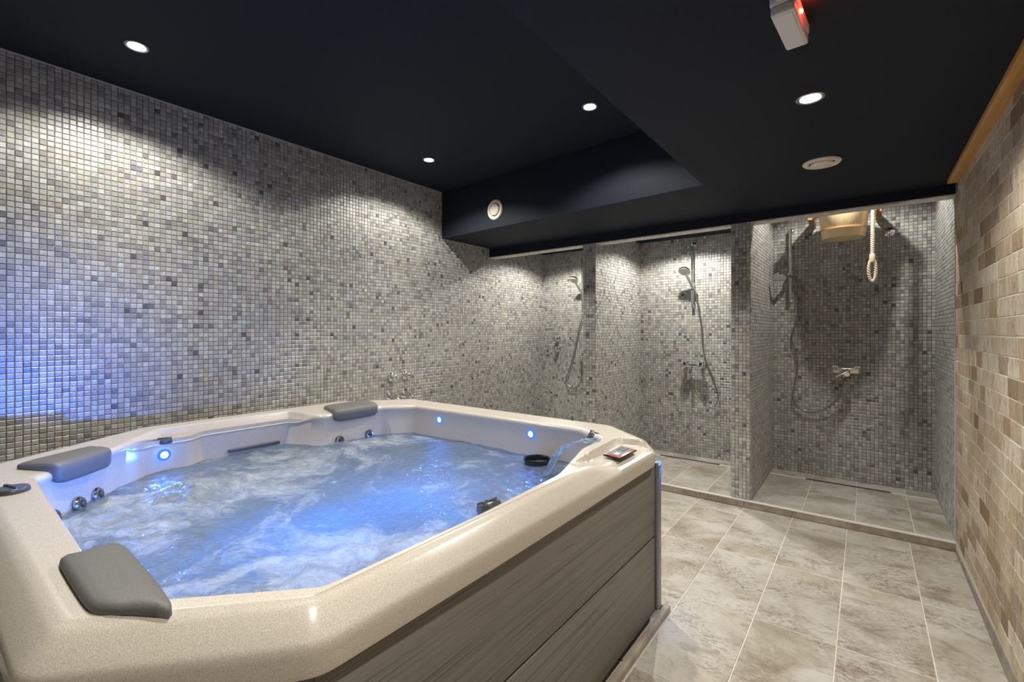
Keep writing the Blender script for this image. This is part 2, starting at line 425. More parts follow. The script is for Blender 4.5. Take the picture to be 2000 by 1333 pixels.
# ceilings: high part, low part with step, soffit in front of the showers
ce = MB().box(XL-0.1, X_STEP+0.3, Y0-0.1, Y_SOF+0.3, Z_UP, Z_UP+0.1)
ceo = ce.obj('ceiling', M['ceiling'], None, None); ceo['kind'] = 'structure'
ys0, ys1 = 3.005, 2.815          # soffit front face runs very slightly askew
mb = MB()
mb.add([(X_STEP, Y0-0.1, Z_LOW), (XR+0.1, Y0-0.1, Z_LOW), (XR+0.1, Y_LIN+0.05, Z_LOW), (XL-0.1, Y_LIN+0.05, Z_LOW), (XL-0.1, ys0, Z_LOW), (X_STEP, ys1, Z_LOW),
        (X_STEP, Y0-0.1, Z_UP+.05), (XR+0.1, Y0-0.1, Z_UP+.05), (XR+0.1, Y_LIN+0.05, Z_UP+.05), (XL-0.1, Y_LIN+0.05, Z_UP+.05), (XL-0.1, ys0, Z_UP+.05), (X_STEP, ys1, Z_UP+.05)],
       [(0, 5, 4, 3, 2, 1), (6, 7, 8, 9, 10, 11)] + [(i, (i+1) % 6, 6+(i+1) % 6, 6+i) for i in range(6)])
lo = mb.obj('ceiling_low', M['ceiling'], None, None); lo['kind'] = 'structure'
# lintel over the showers
zl, zr = 2.024, 2.054; LT = 0.11
def prism(x0, x1, y0, y1, za0, za1, zb0, zb1):
    return [(x0, y0, za0), (x1, y0, za1), (x1, y1, za1), (x0, y1, za0), (x0, y0, zb0), (x1, y0, zb1), (x1, y1, zb1), (x0, y1, zb0)], \
           [(0, 3, 2, 1), (4, 5, 6, 7), (0, 1, 5, 4), (1, 2, 6, 5), (2, 3, 7, 6), (3, 0, 4, 7)]
li = mesh_obj('shower_lintel', *prism(XL, XR, Y_LIN, Y_LIN+LT, zl+.008, zr+.008, Z_UP, Z_UP), M['ceiling']); li['kind'] = 'structure'
for (xa, xb, nm) in ((XL, -2.005, 0), (-1.879, -0.784, 1), (-0.652, XR, 2)):
    k0 = zl+(zr-zl)*(xa-XL)/(XR-XL); k1 = zl+(zr-zl)*(xb-XL)/(XR-XL)
    N = 24; vv = []; ff = []
    for i in range(N+1):
        q = i/N; x = xa+(xb-xa)*q; z = k0+(k1-k0)*q
        jag = 0.004*noise.noise(Vector((x*9, 3.3, nm))) * (1.6 if nm == 2 else 0.5)
        vv += [(x, Y_LIN+0.002, z+jag), (x, Y_LIN+LT, z+jag*0.5), (x, Y_LIN+LT, z+0.008), (x, Y_LIN+0.002, z+0.008)]
    for i in range(N):
        a = i*4; b = a+4
        ff += [(a, a+1, b+1, b), (a+1, a+2, b+2, b+1), (a+2, a+3, b+3, b+2), (a+3, a, b, b+3)]
    ff += [(3, 2, 1, 0), (N*4, N*4+1, N*4+2, N*4+3)]
    mesh_obj('plaster_edge', vv, ff, M['plaster'], li)
# shower ceilings
for (xa, xb, zc) in ((XL-.02, -1.94, SH_Z[0]), (-1.94, -0.72, SH_Z[1]), (-0.72, XR+.02, SH_Z[2])):
    o = MB().box(xa, xb, Y_LIN+LT, Y_BACK+0.02, zc, zc+0.08).obj('ceiling_shower', M['ceiling'], None, None); o['kind'] = 'structure'

# mosaic on the long left wall
def pick_left(c):
    dx, dy, dz = c[:, 0], c[:, 1], c[:, 2]-EYE
    d = -dx*math.sin(YAW)+dy*math.cos(YAW); r = dx*math.cos(YAW)+dy*math.sin(YAW)
    px = 1000+FPX*r/np.maximum(d, .05); py = HORIZON-FPX*dz/np.maximum(d, .05)
    vis = (px > -2) & (px < 2002) & (py > 0) & (py < 1333) & (dz+EYE > 0.84) & (d > .1)
    return np.where(vis, 1/np.maximum(d, .05), -1)
pk = mosaic('mosaic_tiles', wl, (XL, -0.35, 0.0), (0, 1, 0), (0, 0, 1), (1, 0, 0), Y_BACK+0.35, Z_UP, pick=pick_left)
TV, TQ = tile_arrays(1)
variants = []
for k in range(24):
    me = D.meshes.new('tile'); tl = RNG.normal(0, 0.014, 2); vv = TV.copy()
    vv[4:, 2] += vv[4:, 0]*tl[0]+vv[4:, 1]*tl[1]
    P3 = [(p[2], p[0], p[1]) for p in vv]      # u -> y, v -> z, n -> x
    me.from_pydata(P3, [], [tuple(q) for q in TQ]); me.materials.append(M['mosaic'])
    a = me.attributes.new('tone', 'FLOAT_COLOR', 'FACE'); c = tile_tones(np.array([k*.37]), np.array([k*.11]))[0]
    a.data.foreach_set('color', np.tile(np.array([*c, 1], np.float32), 9)); me.update(); variants.append((me, c))
vc = np.array([c for _, c in variants])
for cen, tone in pk:
    j = int(np.argmin(((vc-tone)**2).sum(1)+RNG.random(len(vc))*0.004))
    link('tile', variants[j][0], None, wl, tuple(cen))
# showers
ZF = 0.05
mosaic('mosaic_tiles', wb, (XL, Y_BACK, ZF), (1, 0, 0), (0, 0, 1), (0, -1, 0), XR-XL, Z_SH-ZF)
mosaic('mosaic_tiles', ws, (XR-0.004, Y_LIN, ZF), (0, 1, 0), (0, 0, 1), (-1, 0, 0), Y_BACK-Y_LIN, Z_SH-ZF)
for (xa, xb) in ((-2.005, -1.879), (-0.784, -0.652)):
    zt = zl+(zr-zl)*((xa+xb)/2-XL)/(XR-XL)+.01
    pa = wall_slab('shower_partition', xa+0.0045, xb-0.0045, Y_LIN+0.0045, Y_BACK+0.05, -0.05, Z_UP, M['grout'])
    mosaic('mosaic_tiles', pa, (xa+.0045, Y_LIN+.0045, ZF), (1, 0, 0), (0, 0, 1), (0, -1, 0), xb-xa-.009, zt-ZF)
    mosaic('mosaic_tiles', pa, (xa+.0045, Y_LIN+.0045, ZF), (0, 1, 0), (0, 0, 1), (-1, 0, 0), Y_BACK-Y_LIN-.0045, Z_SH-ZF)
    mosaic('mosaic_tiles', pa, (xb-.0045, Y_LIN+.0045, ZF), (0, 1, 0), (0, 0, 1), (1, 0, 0), Y_BACK-Y_LIN-.0045, Z_SH-ZF)

# floor tiles
def floor_tile(x0, x1, y0, y1, z, parent, th=0.012):
    g = 0.0022; bv = 0.0014
    if x1-x0 < 0.02 or y1-y0 < 0.02: return
    cx, cy = (x0+x1)/2, (y0+y1)/2; hx, hy = (x1-x0)/2-g, (y1-y0)/2-g
    key = (round(hx, 3), round(hy, 3), th)
    if key not in FT:
        me = D.meshes.new('tile')
        V = [(-hx, -hy, -th), (hx, -hy, -th), (hx, hy, -th), (-hx, hy, -th), (-hx, -hy, -bv), (hx, -hy, -bv), (hx, hy, -bv), (-hx, hy, -bv),
             (-hx+bv, -hy+bv, 0), (hx-bv, -hy+bv, 0), (hx-bv, hy-bv, 0), (-hx+bv, hy-bv, 0)]
        F = [(8, 9, 10, 11)]+[(a+k, a+(k+1) % 4, a+4+(k+1) % 4, a+4+k) for a in (0, 4) for k in range(4)]
        me.from_pydata(V, [], F); me.materials.append(M['floor']); me.update(); FT[key] = me
    return link('tile', FT[key], None, parent, (cx, cy, z+random.uniform(-.0006, .0006)))
FT = {}
PX_X0, PX_X1, PY1 = -2.79, -0.705, 2.11        # plinth under the tub
xs = [0.2095-0.302*k for k in range(12)]; xs = [XR]+[x for x in xs if x > XL]+[XL]
ys = [2.28+0.6035*k for k in range(-6, 3)]; ys = [y for y in ys if y > Y0]; ys = [Y0]+ys+[Y_LIN]
for i in range(len(xs)-1):
    for j in range(len(ys)-1):
        x1, x0, y0, y1 = xs[i], xs[i+1], ys[j], ys[j+1]
        if x0 > -2.8 and x1 < -0.75 and y0 > 0.1 and y1 < 2.1: continue
        floor_tile(x0, x1, y0, y1, 0.0, fl)
MB().box(-2.774, -0.728, 0.186, PY1-.026, -0.0017, -0.0005).obj('tub_shade_sheet', M['dark_gap'], fl, None)  # near-black sheet paints the shade on the floor beneath the tub
# shower trays
for (xa, xb, off) in ((XL, -2.005, -2.75), (-1.879, -0.784, -1.55), (-0.652, XR-.008, -0.344)):
    sf = wall_slab('floor_shower', xa, xb, Y_LIN+.012, Y_BACK, -0.05, ZF-.0018, M['floor_grout'])
    xx = sorted(set([xa, xb]+[off+0.292*k for k in range(-2, 5) if xa+.03 < off+0.292*k < xb-.03]))
    for i in range(len(xx)-1):
        for (y0, y1) in ((Y_LIN+.014, 4.16), (4.16, 4.495), (4.525, Y_BACK-.006)):
            floor_tile(xx[i], xx[i+1], y0, y1, ZF, sf)
    xm = (xa+xb)/2
    dr = MB().box(xm-0.27, xm+0.27, 4.4995, 4.5205, ZF-.02, ZF-.0006).obj('drain_channel', M['dark_gap'], sf, None)
    MB().box(xm-0.275, xm+0.275, 4.494, 4.499, ZF-.01, ZF+.0015).box(xm-0.275, xm+0.275, 4.521, 4.526, ZF-.01, ZF+.0015).obj('drain_frame', M['ring'], sf, None)
# curb
cu = MB().box(XL, XR, Y_LIN+.004, Y_LIN+0.014, -0.01, ZF-.003).obj('shower_curb', M['floor_grout'], None, None); cu['kind'] = 'structure'
cx = [XL]+[x for x in sorted(xs) if XL+.02 < x < XR-.02]+[XR]
for i in range(len(cx)-1):
    MB().box(cx[i]+.0018, cx[i+1]-.0018, Y_LIN-.004, Y_LIN+.006, 0.002, ZF-.005, 0.0012, seg=1).obj('tile', M['curbtile'], cu, None)
MB().box(XL, XR, Y_LIN-.008, Y_LIN+.0135, ZF-.007, ZF+.005, 0.004).obj('edge_trim', plain('pale_edge_profile', (0.80, 0.78, 0.73), 0.3), cu, 40)

# travertine bricks on the right wall
CH = 0.0735; BR = {}
def brick(y0, y1, z0, parent):
    L = round(y1-y0, 3); k = random.randrange(4)
    if (L, k) not in BR:
        me = D.meshes.new('brick'); h = CH-0.0028; d = 0.011; bv = 0.0025
        rr = random.Random(k*100+int(L*1000))
        j = lambda s=.0012: rr.uniform(-s, s)
        a, b = -L/2+.0014, L/2-.0014
        V = [(0.004, a, 0), (0.004, b, 0), (0.004, b, h), (0.004, a, h)]
        V += [(-d+bv, a+j(), j()), (-d+bv, b+j(), j()), (-d+bv, b+j(), h+j()), (-d+bv, a+j(), h+j())]
        V += [(-d+j(.0008), a+bv+j(), bv+j()), (-d+j(.0008), b-bv+j(), bv+j()), (-d+j(.0008), b-bv+j(), h-bv+j()), (-d+j(.0008), a+bv+j(), h-bv+j())]
        F = [(8, 11, 10, 9)]+[(q+m, q+4+m, q+4+(m+1) % 4, q+(m+1) % 4) for q in (0, 4) for m in range(4)]
        me.from_pydata(V, [], F); me.materials.append(M['travertine']); me.update(); BR[(L, k)] = me
    return link('brick', BR[(L, k)], None, parent, (XR-0.0, (y0+y1)/2, z0))
zb = 0.075; row = 0
rest = MB()
while zb < Z_LOW-0.02:
    y = Y_LIN-.002; first = True
    while y > Y0+.05:
        L = random.choice([0.152, 0.152, 0.152, 0.152, 0.205, 0.11, 0.26])
        if first and row % 2: L = 0.08
        first = False
        y0 = max(y-L, Y0+.01)
        if y0 > 1.95: brick(y0, y, zb, wr)
        else:
            rest.add([(XR-.011, y0+.0014, zb+.0), (XR-.011, y-.0014, zb), (XR-.011, y-.0014, zb+CH-.003), (XR-.011, y0+.0014, zb+CH-.003),
                      (XR, y0+.0014, zb+.0), (XR, y-.0014, zb), (XR, y-.0014, zb+CH-.003), (XR, y0+.0014, zb+CH-.003)],
                     [(0, 3, 2, 1), (0, 1, 5, 4), (1, 2, 6, 5), (2, 3, 7, 6), (3, 0, 4, 7)])
        y = y0
    zb += CH; row += 1
ro = rest.obj('brick_courses', M['travertine'], wr, None); ro['kind'] = 'stuff'
# tapered skirting tile at the foot of the right wall
ska = [(XR-.013, Y_LIN-.01, 0.0), (XR-.013, Y0, 0.0), (XR-.013, Y0, 0.072), (XR-.013, 2.3, 0.072), (XR-.013, Y_LIN-.01, 0.020)]
skb = [(XR+.004, p[1], p[2]) for p in ska]
sk = mesh_obj('baseboard_right', ska+skb, [(0, 4, 3, 2, 1), (5, 6, 7, 8, 9)]+[(i, (i+1) % 5, 5+(i+1) % 5, 5+i) for i in range(5)], M['skirt']); sk['kind'] = 'structure'
# row of cut bricks between skirting and first course is covered by mortar; pine batten under the ceiling
tb = MB().box(0.366, XR, Y0, 3.56, Z_LOW-0.022, Z_LOW+.002, 0.002).obj('trim_1', M['pine'], None, 40); tb['kind'] = 'structure'
t2 = MB().box(XL, XL+.007, Y0, ys0, Z_UP-.005, Z_UP).box(XL, XL+.007, ys0-.006, ys0, Z_LOW, Z_UP).box(XL, XL+.007, ys0, Y_LIN, Z_LOW-.005, Z_LOW).box(XL, XL+.007, Y_LIN-.006, Y_LIN, zl, Z_LOW).obj('trim_2', M['caulk'], None, None); t2['kind'] = 'structure'
t3 = MB().tube([(XR-.012, Y_LIN-.002, 0.05), (XR-.012, Y_LIN-.002, zr)], 0.004, 6).obj('trim_3', M['caulk'], None, None); t3['kind'] = 'structure'

# ------------------------------------------------------------------ hot tub
TUB = (-1.77, 1.14, 0.0)
tub = thing('hot_tub', TUB, 'large square beige acrylic hot tub with taupe wood-look side panels', 'hot tub')
OUT = [(-0.722, 1.97), (-1.0, 2.185), (-2.53, 2.185), (-2.85, 1.77), (-2.85, 1.42), (-2.85, 1.35), (-2.85, 0.90), (-2.85, 0.84), (-2.85, 0.68), (-2.80, 0.62), (-2.44, 0.10), (-1.01, 0.105), (-0.727, 0.42), (-0.722, 0.9), (-0.722, 1.3), (-0.722, 1.62)]
INN = [(-0.93, 1.86), (-1.10, 1.975), (-2.26, 1.955), (-2.405, 1.80), (-2.405, 1.41), (-2.62, 1.34), (-2.632, 0.90), (-2.57, 0.84), (-2.57, 0.66), (-2.415, 0.535), (-2.11, 0.255), (-1.03, 0.225), (-0.79, 0.47), (-0.785, 0.9), (-0.80, 1.3), (-0.905, 1.64)]
def sample(poly, counts):
    P = []
    for i in range(len(poly)):
        a, b = np.array(poly[i]), np.array(poly[(i+1) % len(poly)])
        for k in range(counts[i]): P.append(a+(b-a)*k/counts[i])
    return np.array(P)
def relax(P, it):
    P = P.copy()
    for _ in range(it): P = 0.5*P+0.25*(np.roll(P, 1, 0)+np.roll(P, -1, 0))
    return P
cnt = [max(6, int(np.linalg.norm(np.array(OUT[i])-np.array(OUT[(i+1) % len(OUT)]))/0.0085)) for i in range(len(OUT))]
PO = relax(sample(OUT, cnt), 14); PI_ = relax(sample(INN, cnt), 9); NP = len(PO)
def normals(P):
    t = np.roll(P, -1, 0)-np.roll(P, 1, 0); n = np.stack([-t[:, 1], t[:, 0]], 1); return n/np.linalg.norm(n, axis=1)[:, None]
NO, NI = normals(PO), normals(PI_)       # CCW order: left normal points inward
NI_s = NI.copy()
for _ in range(40): NI_s = 0.5*NI_s+0.25*(np.roll(NI_s, 1, 0)+np.roll(NI_s, -1, 0))
NI_s /= np.linalg.norm(NI_s, axis=1)[:, None]
def sstep(a, b, x): t = np.clip((x-a)/(b-a), 0, 1); return t*t*(3-2*t)
wid = np.linalg.norm(PI_-PO, axis=1)
rings = []
def ring_out(d, z): rings.append((PO+NO*d, np.full(NP, z)))
def ring_s(s, z): rings.append((PO+(PI_-PO)*s, np.full(NP, z)))
def ring_in(d, z): rings.append((PI_+NI_s*d, np.full(NP, z)))
ring_out(0.09, 0.695); ring_out(0.0, 0.690)
ring_out(-0.004, 0.691); ring_out(-0.006, 0.699); ring_out(-0.007, 0.73); ring_out(-0.008, 0.742); ring_out(-0.001, 0.753); ring_out(0.030, 0.787); ring_out(0.040, 0.795); ring_out(0.050, 0.7985)
def ring_mid(s, z):      # between outer rounding (50 mm) and the inner edge
    a = PO+NO*0.050; rings.append((a+(PI_-a)*s, np.full(NP, z)))
for s in np.linspace(0.06, 0.90, 16): ring_mid(s, 0.8005)
SHELF0 = len(rings)-6
for s, z in ((0.95, 0.799), (0.985, 0.795)): ring_mid(s, z)
ring_in(0.002, 0.787); ring_in(0.002, 0.778); ring_in(-0.006, 0.768); ring_in(-0.009, 0.70); ring_in(-0.007, 0.64); ring_in(0.005, 0.58); ring_in(0.05, 0.49); ring_in(0.10, 0.44); ring_in(0.16, 0.425); ring_in(0.30, 0.42); ring_in(0.34, 0.41); ring_in(0.36, 0.36); ring_in(0.38, 0.16); ring_in(0.42, 0.12)
# ledge cut into the left rim
y = PO[:, 1]; wsh = sstep(0.62, 0.68, y)*(1-sstep(1.36, 1.41, y))*(PO[:, 0] < -2.7)
shelf = [(0.05+0.08*(j+.5)/10, .7998) for j in range(10)]+[(0.140, .800), (0.157, .8000), (0.1605, .7985), (0.1625, .795), (0.181, .756), (0.183, .752), (0.186, .750), (None, .7495), (None, .747), (None, .738)]
for k, (d, z) in enumerate(shelf):
    P, Z = rings[SHELF0-10+k]
    if d is None: tgt = PI_+NI_s*(-0.006, 0.0, -0.006)[k-17]
    else: tgt = PO+NO*d
    rings[SHELF0-10+k] = (P*(1-wsh)[:, None]+tgt*wsh[:, None], Z*(1-wsh)+z*wsh)
V = []
for P, Z in rings:
    for p, z in zip(P, Z): V.append([p[0], p[1], z])
V = np.array(V)
# lowered pad for the control panel at the far right corner, small scoop for the diverter knob
rx = V[:, 0]; ry = V[:, 1]
top = V[:, 2] > 0.785
edge_in = -0.872+0.022*(1.96-ry)/0.35
mask = sstep(0, 0.010, rx-edge_in)*sstep(1.40, 1.62, ry)*(1-sstep(1.925, 1.936, ry-0.25*(rx+0.8)))
V[:, 2] -= np.where(top, 0.030*mask, 0)
F = []
R = len(rings)
for i in range(R-1):
    for k in range(NP):
        k2 = (k+1) % NP
        F.append((i*NP+k, i*NP+k2, (i+1)*NP+k2, (i+1)*NP+k))
F.append(tuple(range((R-1)*NP, R*NP)))
mesh_obj('shell', V, F, M['acrylic'], tub, 50)

# cabinet panels, posts, plinth
PXF = -0.737
def wood_panel(x0, x1, y0, y1, z0, z1): return MB().box(x0, x1, y0, y1, z0, z1, 0.004, seg=2).obj('side_panel', M['panel'], tub, 40)
wood_panel(PXF-.022, PXF, 0.42, 2.004, 0.369, 0.688); wood_panel(PXF-.022, PXF, 0.42, 2.004, 0.034, 0.361)
wood_panel(-2.50, -0.80, 2.09, 2.112, 0.366, 0.684); wood_panel(-2.50, -0.80, 2.09, 2.112, 0.036, 0.362)
wood_panel(-2.42, -1.02, 0.165, 0.187, 0.366, 0.684); wood_panel(-2.42, -1.02, 0.165, 0.187, 0.036, 0.362)
wood_panel(-2.785, -2.763, 0.68, 1.74, 0.036, 0.684)
for (a, b) in (((-1.02, .17), (-.737, .43)), ((-2.785, .68), (-2.43, .17)), ((-2.5, 2.105), (-2.785, 1.74))):
    d = Vector((b[0]-a[0], b[1]-a[1], 0)); L = d.length; d.normalize(); n = Vector((-d.y, d.x, 0))
    Mx = frame((a[0], a[1], 0), (0, 0, 1), d)
    MB().box(0, L, -.0, .02, 0.036, 0.684, 0.004, M=Mx).obj('side_panel', M['panel'], tub, 40)
po = MB().box(-0.752, -0.727, 2.011, 2.062, 0.034, 0.690, 0.007, seg=3).box(-.78, -.739, 2.005, 2.010, 0.034, .69).obj('corner_post', M['post'], tub, 40)
MB().box(-0.735, -0.7255, 2.022, 2.052, 0.672, 0.689, 0.002).obj('light_strip', M['led_strip'], po, 40, 'glowing blue light at the top of the post')
lamp('post_lamp', 'SPOT', (-0.7165, 2.045, 0.690), 3.0, BLUE, 0.004, 40, 0.9, (-0.730, 2.036, 0.50))
MB().box(-2.70, -0.765, 0.25, 2.03, 0.0, 0.09).obj('base_frame', M['dark_gap'], tub, None)
pl = MB().box(-0.728, -0.702, 0.16, PY1, -.003, 0.028, 0.004).box(-2.80, -0.728, PY1-.026, PY1, -.003, 0.028, 0.004).box(-2.80, -2.774, 0.16, PY1-.026, -.003, 0.028, 0.004).box(-2.774, -0.728, 0.16, 0.186, -.003, 0.028, 0.004).obj('tub_plinth', M['plinth'], None, 40)
setp(pl, 'low stone-tiled plinth with a pale edge under the hot tub', 'plinth')

# headrests
def headrest(B0, B1, F0, F1, zb, zt, drop, th):
    """pad over the rim: back edge B0-B1 on the rim, front edge F0-F1 hanging into the tub"""
    B0, B1, F0, F1 = (Vector((*p, 0)) for p in (B0, B1, F0, F1))
    # (position from back 0 to front 1, height)
    sec = [(0.0, 0.0), (-.02, .006), (.0, .014), (.10, .020), (.35, th*.86), (.62, th), (.82, th*.97), (.93, th*.80), (.99, th*.45), (1.0, -drop*.25), (.99, -drop*.75), (.95, -drop*.97), (.88, -drop), (.80, -drop*.8), (.76, -.01), (.5, 0.0)]
    n = 40; Vv = []; Ff = []; m = len(sec)
    for i in range(n+1):
        q = i/n; s = -1+2*q; e = max(0.0, 1-abs(s)**9)**0.5
        b = B0.lerp(B1, q); f = F0.lerp(F1, q); dpt = (f-b)
        cur = 0.10*(1-s*s)*0.5
        for (t, z) in sec:
            tt = 0.5+(t-0.5)*(0.80+0.20*e)
            p = b+dpt*(tt+cur*(tt-0.3)); zz = z*(0.45+0.55*e)+zb+(zt-zb)*q
            Vv.append(p+Vector((0, 0, zz)))
    for i in range(n):
        for k in range(m): Ff.append((i*m+k, i*m+(k+1) % m, (i+1)*m+(k+1) % m, (i+1)*m+k))
    Ff.append(tuple(reversed(range(m)))); Ff.append(tuple(range(n*m, (n+1)*m)))
    return mesh_obj('headrest', Vv, Ff, M['pillow'], tub, 60)
headrest((-2.30, 0.225), (-2.43, 0.455), (-2.135, 0.310), (-2.285, 0.485), 0.802, 0.802, 0.048, 0.026)
headrest((-2.62, 1.54), (-2.62, 1.86), (-2.365, 1.465), (-2.385, 1.775), 0.802, 0.802, 0.05, 0.024)
headrest((-1.015, 0.186), (-1.295, 0.188), (-0.905, 0.274), (-1.295, 0.287), 0.801, 0.801, 0.045, 0.020)

# blue wall lights in the shell
def led(p, n, energy=0.5, lens=True):
    Mx = frame(p, n)
    b = MB().lathe([(0.027, -.004), (0.026, 0.002), (0.0165, 0.005), (0.0155, 0.002)], Mx, 28, False, False).obj('led_light', M['led_halo'], tub, 40)  # added glowing ring, stands in for lens light spilling on the shell
    MB().lathe([(0.0155, 0.001), (0.012, 0.005), (0.006, 0.0068), (0.001, 0.0072)], Mx, 24, False, True).obj('lens', M['led'], b, 60, 'glowing blue-white lens')
    q = Vector(p)+Vector(n).normalized()*0.02
    lamp('led_lamp', 'SPOT', q, energy, BLUE, 0.014, 170, 0.3, q+Vector(n))
led((-2.563, 0.725, 0.700), (1, 0, 0), 1.6)
led((-2.05, 1.965, 0.733), (0, -1, 0), 1.6)
led((-1.385, 1.978, 0.733), (0, -1, 0), 1.6)
led((-0.79, 0.62, 0.715), (-1, 0, 0.0), 1.2)
led((-0.79, 0.95, 0.715), (-1, 0, 0.0), 1.2)
led((-1.6, 0.245, 0.70), (0, 1, 0), 1.6)
for yy, ty, pw, cn in ((0.48, 0.25, 190, 42), (0.80, 0.85, 34, 48)): lamp('led_beam_lamp', 'SPOT', (-0.83, yy, 0.738), pw, BLUE, 0.012, cn, 1.0, (XL, ty, 1.02))
def jet(p, n, r=0.02):
    Mx = frame(p, n)
    j = MB().lathe([(r*1.25, -.004), (r*1.25, .003), (r*1.05, .008), (r*.6, .009), (r*.5, .003)], Mx, 24, False, True).obj('jet', M['jet'], tub, 40)
    MB().lathe([(r*.42, .002), (r*.42, .012), (r*.2, .016)], Mx, 16, False, True).obj('nozzle', M['knob'], j, 40)
nn = Vector((0.63, 0.77, 0.25))
for (x, y) in ((-2.150, 0.302), (-2.240, 0.382), (-2.320, 0.447)): jet((x, y, 0.648), nn, 0.022)
for y in (1.52, 1.72): jet((-2.405, y, 0.640), (1, -0.1, 0.25), 0.022)
# ledge grille under the left seat back
MB().box(-2.635, -2.612, 1.02, 1.28, 0.638, 0.652, 0.002).obj('overflow_slot', M['knob'], tub, 40)
def air_knob(p, rot, r=0.032):
    Mx = frame(p, (0, 0, 1), (math.cos(rot), math.sin(rot), 0))
    k = MB().lathe([(r*.98, 0), (r, .006), (r*.97, .014), (r*.88, .018), (r*.3, .019)], Mx, 32).obj('air_knob', M['knob'], tub, 40)
    MB().box(-r*.85, r*.85, -.005, .005, .016, .024, 0.002, M=Mx).obj('grip', M['knob'], k, 40)
air_knob((-2.595, 0.735, 0.750), 1.2); air_knob((-1.98, 0.19, 0.796), 0.3, 0.04)
def diverter(p, n, r=0.03):
    Mx = frame(p, n)
    k = MB().lathe([(r, -.03), (r, .0), (r*.93, .008), (r*.75, .012)], Mx, 32).obj('diverter_knob', M['divert'], tub, 40)
    for a in range(5):
        A = a*PI/2.5; Mr = Mx @ Matrix.Rotation(A, 4, 'Z')
        MB().box(r*.2, r*.86, -.003, .003, .009, .016, .001, M=Mr).obj('grip', M['knob'], k, 40)
diverter((-1.0, 1.915, 0.786), (-0.75, -0.45, 0.45)); diverter((-0.845, 1.0, 0.776), (-0.35, 0, 0.94), 0.036)
# control panel
CPx, CPy = -0.783, 1.745
Mx = frame((CPx, CPy, 0.777), (0.08, 0.0, 1), (0.0, 1, 0))       # local x runs along the rim
cp = MB().box(-.085, .085, -.036, .036, 0, .007, .003, M=Mx).obj('control_panel', M['black_gloss'], tub, 40)
MB().box(-.081, .081, -.033, .033, .0065, .0082, .0008, M=Mx).obj('face_plate', M['panel_red'], cp, 40, 'red keypad face')
MB().box(-.066, .075, -.022, .030, .008, .0092, .0006, M=Mx).obj('key_field', M['panel_grey'], cp, 40)
MB().box(-.054, -.026, -.012, .006, .009, .0102, .0006, M=Mx).obj('display', M['screen'], cp, 40, 'small lit white display')
for i in range(4):
    for j in range(2):
        MB().box(.004+i*.017, .016+i*.017, -.012+j*.02, .0+j*.02, .009, .0108, .0008, M=Mx).obj('button', M['key'], cp, 40)
# skimmer basket
Mx = frame((-1.27, 1.868, 0.618), (0, 0, 1))
fb = MB().lathe([(0.054, -.10), (0.058, .03), (0.066, .034), (0.068, .028), (0.064, .02), (0.062, -.10)], Mx, 40, False, False).obj('filter_basket', M['black_gloss'], tub, 40)
MB().lathe([(0.055, .0), (0.055, -.004)], Mx, 32).obj('basket_floor', M['dark_gap'], fb, 40)
for k in range(8):
    a = k*PI/4; MB().box(.004, .052, -.003, .003, .0, .008, M=Mx @ Matrix.Rotation(a, 4, 'Z')).obj('rib', M['black_gloss'], fb, None)

# water surface with real waves
ZW = 0.627
inner = PI_+NI_s*(-0.004)
cen = inner.mean(0)
jets_xy = [(-1.95, 0.52, 0.24), (-2.12, 0.55, 0.26), (-2.25, 1.62, 0.22), (-2.05, 0.70, 0.3), (-1.2, 0.55, 0.30), (-1.05, 0.85, 0.22), (-1.0, 1.45, 0.16), (-2.1, 1.25, 0.28)]
NRAD = 130; Vw = []; Fw = []; foam = []
def wave(x, y):
    p = Vector((x, y, 0.0))
    h = 0.010*noise.noise(p*4.5)+0.007*noise.noise(Vector((x*9+3, y*13, 1.7)))+0.0045*noise.noise(Vector((x*24, y*30, 4.1)))+0.002*noise.noise(Vector((x*60, y*70, 9.0)))
    fo = 0.0
    for jx, jy, r in jets_xy:
        g = math.exp(-((x-jx)**2+(y-jy)**2)/(r*r)); fo += g
        h += g*(0.007+0.012*noise.noise(Vector((x*15, y*15, jx*7))))
    return h, min(fo, 1.2)
NS = NP//2; inn = inner[::2][:NS]
for i in range(1, NRAD+1):
    for k in range(NS):
        p = cen+(inn[k]-cen)*(i/NRAD); h, f0 = wave(p[0], p[1]); Vw.append((p[0], p[1], ZW+h)); foam.append(f0)
for i in range(NRAD-1):
    for k in range(NS):
        Fw.append((i*NS+k, (i+1)*NS+k, (i+1)*NS+(k+1) % NS, i*NS+(k+1) % NS))
Fw.append(tuple(range(NS)))
wo = mesh_obj('tub_water', Vw, Fw, M['water'], None, 180)
at = wo.data.attributes.new('foam', 'FLOAT', 'POINT'); at.data.foreach_set('value', np.array(foam, np.float32))
setp(wo, 'churning foamy water glowing blue inside the beige hot tub', 'water', kind='stuff')
# lamp under the water (footwell light of the tub)
Mx = frame((-1.5, 1.05, 0.125), (0, 0, 1))
fl_led = MB().lathe([(0.06, 0), (0.06, .008), (0.045, .014), (0.01, .016)], Mx, 32).obj('footwell_light', M['led'], tub, 40, 'glowing blue underwater light')
for fy in (0.78, 1.22): lamp('footwell_lamp', 'POINT', (-1.41, fy, 0.37), 7.5, (0.015, 0.23, 1.0), 0.04)
